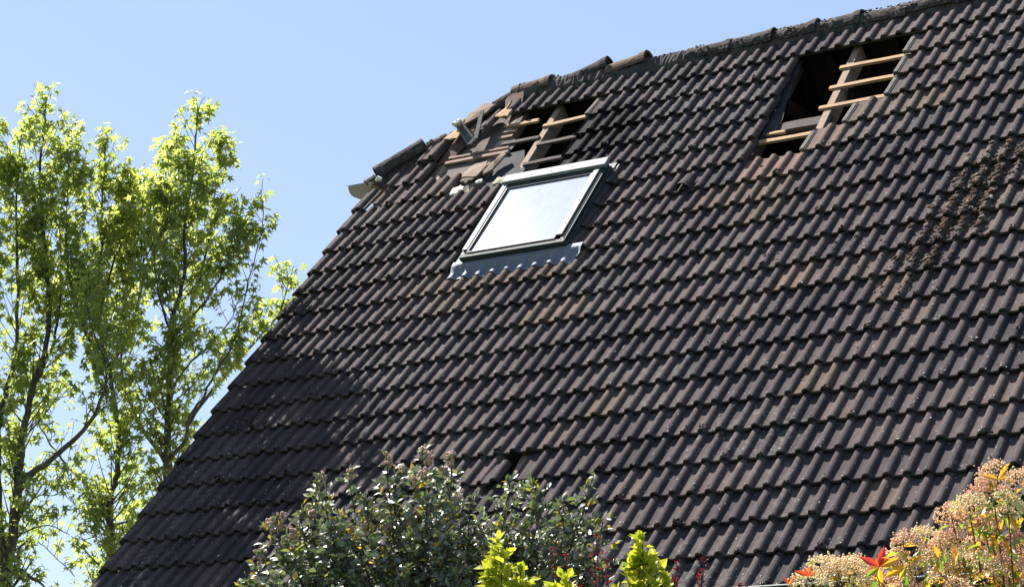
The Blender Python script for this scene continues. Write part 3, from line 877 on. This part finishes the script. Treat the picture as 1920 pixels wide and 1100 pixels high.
sweetgum('tallest sweetgum with its trunk rising close behind the sloping roof edge', [
    ([(314, 1010), (314, 873), (316, 790), (318, 690), (322, 600), (346, 518), (345, 436), (362, 322), (369, 232), (373, 200)], .075, .52, .42, .95),
    ([(316, 870), (275, 815, .2), (246, 757, .4), (228, 700, .5), (236, 560, .5), (300, 430, .4), (322, 300, .3), (318, 270, .3)], .034, .42, .42, .9),
    ([(318, 860), (350, 822, -.2), (352, 785, -.3), (377, 750, -.3), (409, 691, -.3), (438, 640, -.3), (462, 540, -.2), (482, 470, -.2), (494, 410, -.2), (489, 368, -.2)], .030, .40, .26, .62),
    ([(350, 800, -.2), (400, 730, -.1), (470, 650, .2), (520, 590, .3), (538, 545, .4), (540, 512, .4)], .026, .45, .26, .95),
    ([(320, 700), (350, 600, .4), (385, 480, .5), (400, 380, .4), (412, 300, .4), (412, 268, .4)], .028, .30, .32, .95),
    ([(318, 640), (380, 570, .1), (425, 500, .1), (448, 430, 0), (452, 400, 0)], .02, .25, .30, .85),
    ([(320, 620), (300, 560, -.3), (290, 470, -.3), (318, 400, -.3), (300, 350, -.3)], .02, .25, .34, .9),
    ([(316, 760), (340, 700, -.2), (400, 640, -.1), (430, 600, 0), (450, 560, 0)], .018, .4, .26, .55),
    ([(316, 790), (290, 760, 0), (262, 730, 0), (250, 690, 0)], .014, .3, .25, .4),
], 20.8, 3, 1.3)
sweetgum('middle sweetgum forking low in front of the open sky between the other two', [
    ([(207, 1060), (207, 1000), (207, 932), (219, 890), (222, 820), (210, 720), (190, 640), (178, 590), (188, 500), (192, 400), (196, 300), (200, 250)], .065, .52, .44, .95),
    ([(207, 938), (168, 912, .2), (115, 860, .3), (70, 785, .4), (60, 700, .4)], .032, .55, .35, .55),
    ([(200, 700), (235, 640, .3), (262, 560, .3), (270, 460, .3), (262, 390, .3), (245, 340, .3)], .025, .25, .36, 1),
    ([(196, 680), (150, 600, -.2), (128, 500, -.2), (125, 400, -.2), (130, 300, -.2), (126, 283, -.2)], .025, .25, .36, .95),
    ([(186, 600), (210, 500, 0), (235, 430, 0), (242, 360, 0), (250, 330, 0)], .02, .2, .34, .9),
    ([(208, 1000), (180, 985, .2), (165, 950, .3), (160, 900, .3), (140, 850, .3)], .014, .2, .3, .35),
    ([(222, 850), (240, 810, 0), (268, 770, 0), (280, 700, 0)], .014, .3, .3, .4),
    ([(207, 1030), (175, 1005, 0), (150, 960, 0), (130, 930, 0)], .010, .2, .25, .5),
], 21.0, 8, 1.15)
sweetgum('leftmost sweetgum with two thick stems and a heavy rising limb', [
    ([(9, 1095), (16, 1050), (27, 964), (36, 882), (41, 827), (59, 736), (86, 645), (88, 520), (78, 400), (76, 300), (84, 240), (84, 186)], .095, .50, .44, .95),
    ([(34, 905), (100, 858, -.3), (155, 808, -.5), (188, 752, -.6), (200, 690, -.6), (168, 600, -.6), (160, 500, -.6)], .050, .62, .42, .75),
    ([(10, 1090), (-2, 950), (-4, 814), (8, 740), (27, 668), (34, 520), (30, 400), (36, 300), (40, 240)], .06, .48, .46, .95),
    ([(0, 800), (-30, 650), (-25, 500), (-20, 350), (-22, 230)], .04, .35, .45, 1),
    ([(60, 735), (100, 640, .2), (115, 540, .2), (112, 420, .2), (122, 340, .2)], .03, .3, .38, .95),
    ([(30, 1065), (70, 1090, -.2), (110, 1120, -.3)], .04, .5, .3, .2),
    ([(36, 1000), (90, 985, 0), (150, 1010, 0), (185, 1000, 0)], .014, .2, .3, .5),
    ([(36, 960), (70, 930, 0), (110, 925, 0), (150, 890, 0)], .014, .15, .3, .55),
    ([(20, 1040), (60, 1010, .3), (100, 1040, .3), (140, 1080, .3)], .014, .1, .3, .6),
    ([(30, 860), (60, 800, .3), (90, 760, .3), (130, 740, .3)], .014, .1, .3, .6),
], 20.95, 15, 1.1)

# ---- shrubs in front of the eaves
def shrub(label, name, cat, stems, dist, base, seed, tmpl, mat, lsize, dens, spread, twig=.16, blossoms=None, twmat=None, group=None, tintf=None, updir=.3, bare=.0, leafname='foliage', upb=(0, 0, 1.0)):
    r = np.random.RandomState(seed)
    root = empty(name, label, cat, group)
    wood = MB(); pos = []; dirs = []; ups = []; sz = []; ti = []; tips = []
    bx, by = base
    B = at_dist(bx, by, dist); B[2] = 0.0
    for (x, y, dz) in stems:
        T = at_dist(x, y, dist + dz)
        mid = B + (T - B) * .55 + np.array([0, 0, .12 * (T - B)[2]]) + r.normal(0, .04, 3)
        path = smooth_path([B + r.normal(0, .05, 3) * [1, 1, 0], B * .7 + T * .3 + r.normal(0, .03, 3), mid, T - np.array([0, 0, .12]), T], 5)
        n = len(path); wood.tube(path, np.linspace(.009, .0018, n).tolist(), 5, 0, cap=False)
        tips.append(T)
        L = np.cumsum([0] + [np.linalg.norm(path[k + 1] - path[k]) for k in range(n - 1)])
        s_ = max(0, L[-1] - 1.25) if bare == 0 else L[-1] * bare
        while s_ < L[-1]:
            k = max(0, min(n - 2, int(np.searchsorted(L, s_)) - 1)); a = (s_ - L[k]) / (L[k + 1] - L[k] + 1e-9)
            b = path[k] * (1 - a) + path[k + 1] * a; rem = L[-1] - s_
            tl = min(twig, .03 + rem * .35) * r.uniform(.5, 1.2) * spread
            az = r.uniform(0, 6.283); el = r.uniform(.1, 1.1)
            dv_ = np.array([math.cos(az) * math.cos(el), math.sin(az) * math.cos(el), math.sin(el)])
            q = b + dv_ * tl
            if tl > .04: wood.tube([b, b + dv_ * tl * .5 + [0, 0, .004], q], [.003, .002, .0012], 4, 0, cap=False)
            if r.rand() < .12: tips.append(q)
            for _ in range(int(max(2, tl * 60 * dens))):
                f = r.uniform(.1, 1.0); c = b + (q - b) * f
                dd = r.normal(0, 1, 3) + dv_ * .8; dd[2] = dd[2] * .6 + updir; dd /= np.linalg.norm(dd)
                pos.append(c); dirs.append(dd); ups.append(np.array(upb) + r.normal(0, .42, 3)); sz.append(lsize * r.uniform(.6, 1.2))
                ti.append(tintf(r, rem) if tintf else r.uniform(.1, .8))
            s_ += r.uniform(.012, .03)
        for _ in range(9):
            dd = r.normal(0, .6, 3); dd[2] = abs(dd[2]) + .5; pos.append(T - [0, 0, r.uniform(0, .04)]); dirs.append(dd); ups.append(r.normal(0, 1, 3)); sz.append(lsize * r.uniform(.5, .9)); ti.append(tintf(r, 0) if tintf else .6)
    wood.build('stem', twmat or M_TWIG, root)
    leaves(leafname, tmpl, pos, dirs, ups, sz, ti, mat, root)
    if blossoms: blossoms(root, tips, r)
    return root

M_DARKLEAF = leaf_material('glossy_leaf', [(0, (.10, .115, .085)), (.45, (.19, .21, .155)), (.8, (.25, .27, .11)), (.93, (.13, .17, .03)), (.96, (.50, .30, .02)), (1, (.62, .38, .03))],
                           [(0, (.08, .11, .05)), (.8, (.26, .34, .07)), (.95, (.6, .42, .03)), (1, (.8, .5, .03))], .46, 1.0, .25)
M_GOLD = leaf_material('golden_leaf', [(0, (.10, .19, .02)), (.4, (.32, .38, .03)), (1, (.60, .56, .06))], [(0, (.16, .30, .02)), (.5, (.45, .50, .03)), (1, (.66, .62, .05))], .4, .5, .4)
M_RED = leaf_material('red_leaf', [(0, (.04, .006, .010)), (1, (.13, .014, .022))], [(0, (.10, .008, .015)), (1, (.30, .02, .03))], .45, .5, .4)
M_BLOOM = simple('brown_pink_bud', (.28, .17, .14), (.60, .44, .36), 60, .9, .003)
def buds(root, tips, r):
    mb = MB()
    for T in tips[:60]:
        for q in range(r.randint(1, 3)):
            for _ in range(14):
                c = T + np.array([0, 0, .02 - q * .04]) + r.normal(0, .012, 3)
                mb.add(IV * r.uniform(.006, .013) * (1 + r.normal(0, .15, (len(IV), 1))) + c, IF)
    tag(mb.build('blossoms', M_BLOOM, root), kind='stuff')
def dark_tint(r, rem):
    u = r.rand()
    return r.uniform(.955, 1) if u < .022 else (r.uniform(.75, .93) if u < .16 + (.2 if rem < .15 else 0) else r.uniform(0, .6))
dark_stems = [(601, 900, 0), (660, 888, 0), (728, 862, .1), (793, 850, 0), (846, 860, 0), (526, 978, 0), (489, 1040, -.1), (839, 915, .2), (951, 900, 0), (998, 905, .1), (1097, 908, .1), (1006, 950, 0),
              (570, 960, 0), (620, 950, -.2), (690, 940, -.1), (750, 935, .1), (800, 930, -.2), (880, 935, 0), (905, 960, .1), (1050, 940, .1), (1070, 985, 0), (640, 1000, .1), (700, 1010, -.3), (770, 1000, -.2), (840, 1000, -.3),
              (560, 1030, -.2), (600, 1060, -.3), (680, 1070, -.3), (760, 1070, -.4), (850, 1075, -.4), (920, 1030, -.1), (980, 1010, 0), (470, 1085, -.1), (520, 1080, -.3), (1100, 1040, 0), (1130, 1075, -.1), (1040, 1050, -.1), (900, 1085, -.4), (1120, 975, .1),
              (590, 930, .1), (740, 905, .1), (820, 890, .2), (560, 1000, .1), (950, 980, .1), (1010, 1080, -.2)]
shrub('tall dark glossy leaved shrub with brown buds and a few yellow leaves below the roof', 'flowering_shrub', 'shrub', dark_stems, 12.2, (800, 1500), 5, OVAL, M_DARKLEAF, .052, .85, 1.35, .22, buds, tintf=dark_tint, upb=(-.08, -.60, .75))
gold = lambda r, rem: r.uniform(.3, 1) if rem < .3 else r.uniform(0, .8)
def euonymus(label, stems, base, seed, n):
    return shrub(label, 'golden_shrub', 'shrub', stems, 11.2, base, seed, oval(.33, .09), M_GOLD, .060, 1.25, .85, .10, group='golden yellow shrub tips in front of the dark shrub', tintf=gold, updir=.75)
euonymus('golden yellow shrub tip in the middle of the dark glossy shrub', [(935, 1015, 0), (918, 1050, 0), (952, 1035, 0), (975, 1065, 0), (985, 1090, .05), (940, 1060, -.05), (912, 1085, 0), (930, 1110, -.1), (960, 1100, -.1), (925, 1035, .03), (965, 1085, 0)], (945, 1500), 21, 8)
euonymus('smallest low golden yellow sprig between the two bigger golden tips', [(1058, 1082, 0), (1040, 1098, 0), (1070, 1100, 0), (1055, 1115, 0)], (1055, 1500), 22, 4)
euonymus('golden yellow shrub tip standing alone against the tiles beside the red sprays', [(1205, 1005, 0), (1185, 1045, 0), (1228, 1040, 0), (1245, 1075, 0), (1190, 1085, .05), (1215, 1060, -.05), (1240, 1095, 0), (1180, 1055, 0), (1210, 1110, -.1), (1200, 1030, 0)], (1210, 1500), 23, 8)
shrub('thin dark red barberry sprays between the golden tips and along the gutter', 'red_barberry', 'shrub', [(1120, 1002, .2), (1115, 1030, .2), (1065, 1040, .1), (1075, 1070, .1), (1268, 1055, 0), (1262, 1080, 0), (1270, 1100, 0), (1316, 1045, 0), (1312, 1075, 0), (1385, 1092, 0), (1400, 1098, 0), (1140, 1050, .1), (1045, 1025, .1), (1240, 1100, 0), (1085, 1095, 0)], 11.7, (1200, 1560), 31, NARROW, M_RED, .030, 1.8, .5, .08, None, tintf=lambda r, rem: r.uniform(0, 1))

# photinia with flat flower heads, lower right corner
M_PHOT = leaf_material('photinia_leaf', [(0, (.06, .13, .02)), (.35, (.22, .30, .03)), (.6, (.62, .36, .03)), (.85, (.62, .22, .03)), (1, (.55, .04, .03))],
                       [(0, (.16, .30, .03)), (.35, (.45, .55, .05)), (.6, (.85, .5, .04)), (.85, (.85, .3, .05)), (1, (.75, .05, .04))], .3, .7, .4)
M_PETAL = Mat('blossom', .8, .2); M_PETAL.color(M_PETAL.ramp(M_PETAL.attr(), [(0, (.62, .34, .24)), (.35, (.70, .46, .30)), (.7, (.72, .56, .34)), (1, (.62, .58, .26))])); M_PETAL = M_PETAL.m
root = empty('photinia', 'photinia bush with pink and cream flower heads and orange red young leaves', 'shrub')
r = np.random.RandomState(41)
heads_all = [(1860, 890), (1905, 905), (1850, 925), (1890, 945), (1915, 975), (1810, 975), (1850, 985), (1790, 970), (1740, 1010), (1770, 1020), (1880, 1010), (1840, 1030), (1600, 1062), (1580, 1070), (1560, 1085),
         (1700, 1018), (1500, 1085), (1520, 1095), (1650, 1090), (1690, 1080), (1720, 1065), (1780, 1075), (1830, 1070), (1880, 1060), (1915, 1050), (1910, 1095), (1860, 1095), (1800, 1105), (1740, 1100), (1610, 1095),
         (1750, 1040), (1905, 1020), (1820, 950), (1680, 1050), (1640, 1075), (1550, 1065), (1895, 1085), (1840, 1060), (1800, 1045), (1875, 975), (1550, 1105), (1700, 1110), (1650, 1115), (1770, 1050)]
heads = [p for k, p in enumerate(heads_all) if k % 6 != 4]
wood = MB(); fl = MB(); pos = []; dirs = []; ups = []; sz = []; ti = []
BB = at_dist(1990, 1700, 11.3); BB[2] = 0
for (x, y) in heads:
    T = at_dist(x, y, 11.0 + r.uniform(-.35, .35))
    mid = BB * .45 + T * .55 + r.normal(0, .05, 3) + np.array([0, 0, .1])
    wood.tube(smooth_path([BB + r.normal(0, .06, 3) * [1, 1, 0], mid, T - np.array([0, 0, .08]), T - [0, 0, .02]], 4), np.linspace(.006, .002, 13).tolist(), 5)
    ax = np.array([0, 0, 1.0]) + r.normal(0, .35, 3) + np.array([.1, -.3, 0]); ax /= np.linalg.norm(ax)
    a = np.cross(ax, [1, 0, 0]); a /= np.linalg.norm(a); b = np.cross(ax, a)
    hr = r.uniform(.075, .125); tone = r.uniform(0, .8)
    for _ in range(330):
        rr = hr * math.sqrt(r.rand()); an = r.uniform(0, 6.283)
        c = T + a * rr * math.cos(an) + b * rr * math.sin(an) + ax * (.05 * (1 - (rr / hr) ** 2) + r.normal(0, .012))
        fl.add(IV * r.uniform(.0028, .0062) + c, IF, 0, min(1, max(0, tone + r.normal(0, .15))))
    for _ in range(10):
        an = r.uniform(0, 6.283); q = T + (a * math.cos(an) + b * math.sin(an)) * hr * .8
        wood.tube([T - ax * .06, q - ax * .015], [.0018, .001], 4, cap=False)
    for _ in range(r.randint(2, 6)):
        an = r.uniform(0, 6.283); dd = (a * math.cos(an) + b * math.sin(an)) + ax * r.uniform(-.5, .5)
        pos.append(T + dd * .03 - ax * .03); dirs.append(dd); ups.append(np.array([0, 0, 1.0]) + r.normal(0, .3, 3)); sz.append(r.uniform(.065, .11)); ti.append(r.choice([.1, .3, .5, .6, .7, .8], p=[.12, .18, .2, .25, .15, .1]))
    for _ in range(26):
        c = T + r.uniform(-.12, .12, 3) - np.array([0, 0, .19]); dd = r.normal(0, 1, 3); pos.append(c); dirs.append(dd); ups.append(np.array([0, 0, 1.0]) + r.normal(0, .3, 3)); sz.append(r.uniform(.05, .08)); ti.append(r.choice([0, .2, .4, .6, .75], p=[.2, .2, .25, .2, .15]) + r.uniform(-.04, .04))
# young red and orange shoots: (tip x, y, leaf direction in degrees from up, size, tint)
for (x, y, L_) in ((1648, 1062, [(-62, .105, .99), (16, .105, 1.0), (42, .07, .95), (-18, .05, .92), (172, .10, .58), (66, .11, .70), (-105, .07, .76), (-130, .08, .2), (20, .10, .62)]),
                   (1515, 1080, [(-65, .07, .97), (15, .06, .93), (60, .05, .9), (-25, .05, .95)]), (1700, 1060, [(-115, .12, .60), (55, .09, .62), (-150, .08, .4)]),
                   (1872, 898, [(-75, .08, .68), (40, .08, .66), (80, .05, .6)]), (1760, 1045, [(-20, .07, .64), (170, .08, .15)]), (1480, 1095, [(-40, .05, .97), (30, .05, .9)]), (1915, 940, [(-70, .1, .62), (-110, .08, .5)])):
    T = at_dist(x, y, 10.7)
    wood.tube(smooth_path([T + [.25, .25, -.5], T + [.12, .10, -.22], T - [0, 0, .07], T], 4), np.linspace(.005, .0018, 13).tolist(), 5)
    for (an, ln, tn) in L_:
        an = math.radians(an); rt = R[0]; up_ = -R[1]; bk = -R[2]
        dd = rt * math.sin(an) + up_ * math.cos(an) + bk * r.uniform(-.3, .3)
        pos.append(T); dirs.append(dd); ups.append(bk + up_ * .5 + r.normal(0, .2, 3)); sz.append(ln); ti.append(tn)
wood.build('stem', bark('photinia_bark', (.06, .04, .035), (.12, .08, .07)), root)
leaves('foliage', oval(.18, .08), pos, dirs, ups, sz, ti, M_PHOT, root)
tag(fl.build('blossoms', M_PETAL, root), kind='stuff')
# ------------------------------------------------------------------ ground
gm = simple('lawn', (.035, .06, .018), (.06, .09, .03), 2.5, .95, .02)
gb = MB(); gb.add([(-400, -400, 0), (400, -400, 0), (400, 400, 0), (-400, 400, 0)], [(0, 1, 2, 3)])
tag(gb.build('ground', gm), kind='structure')
# --- end
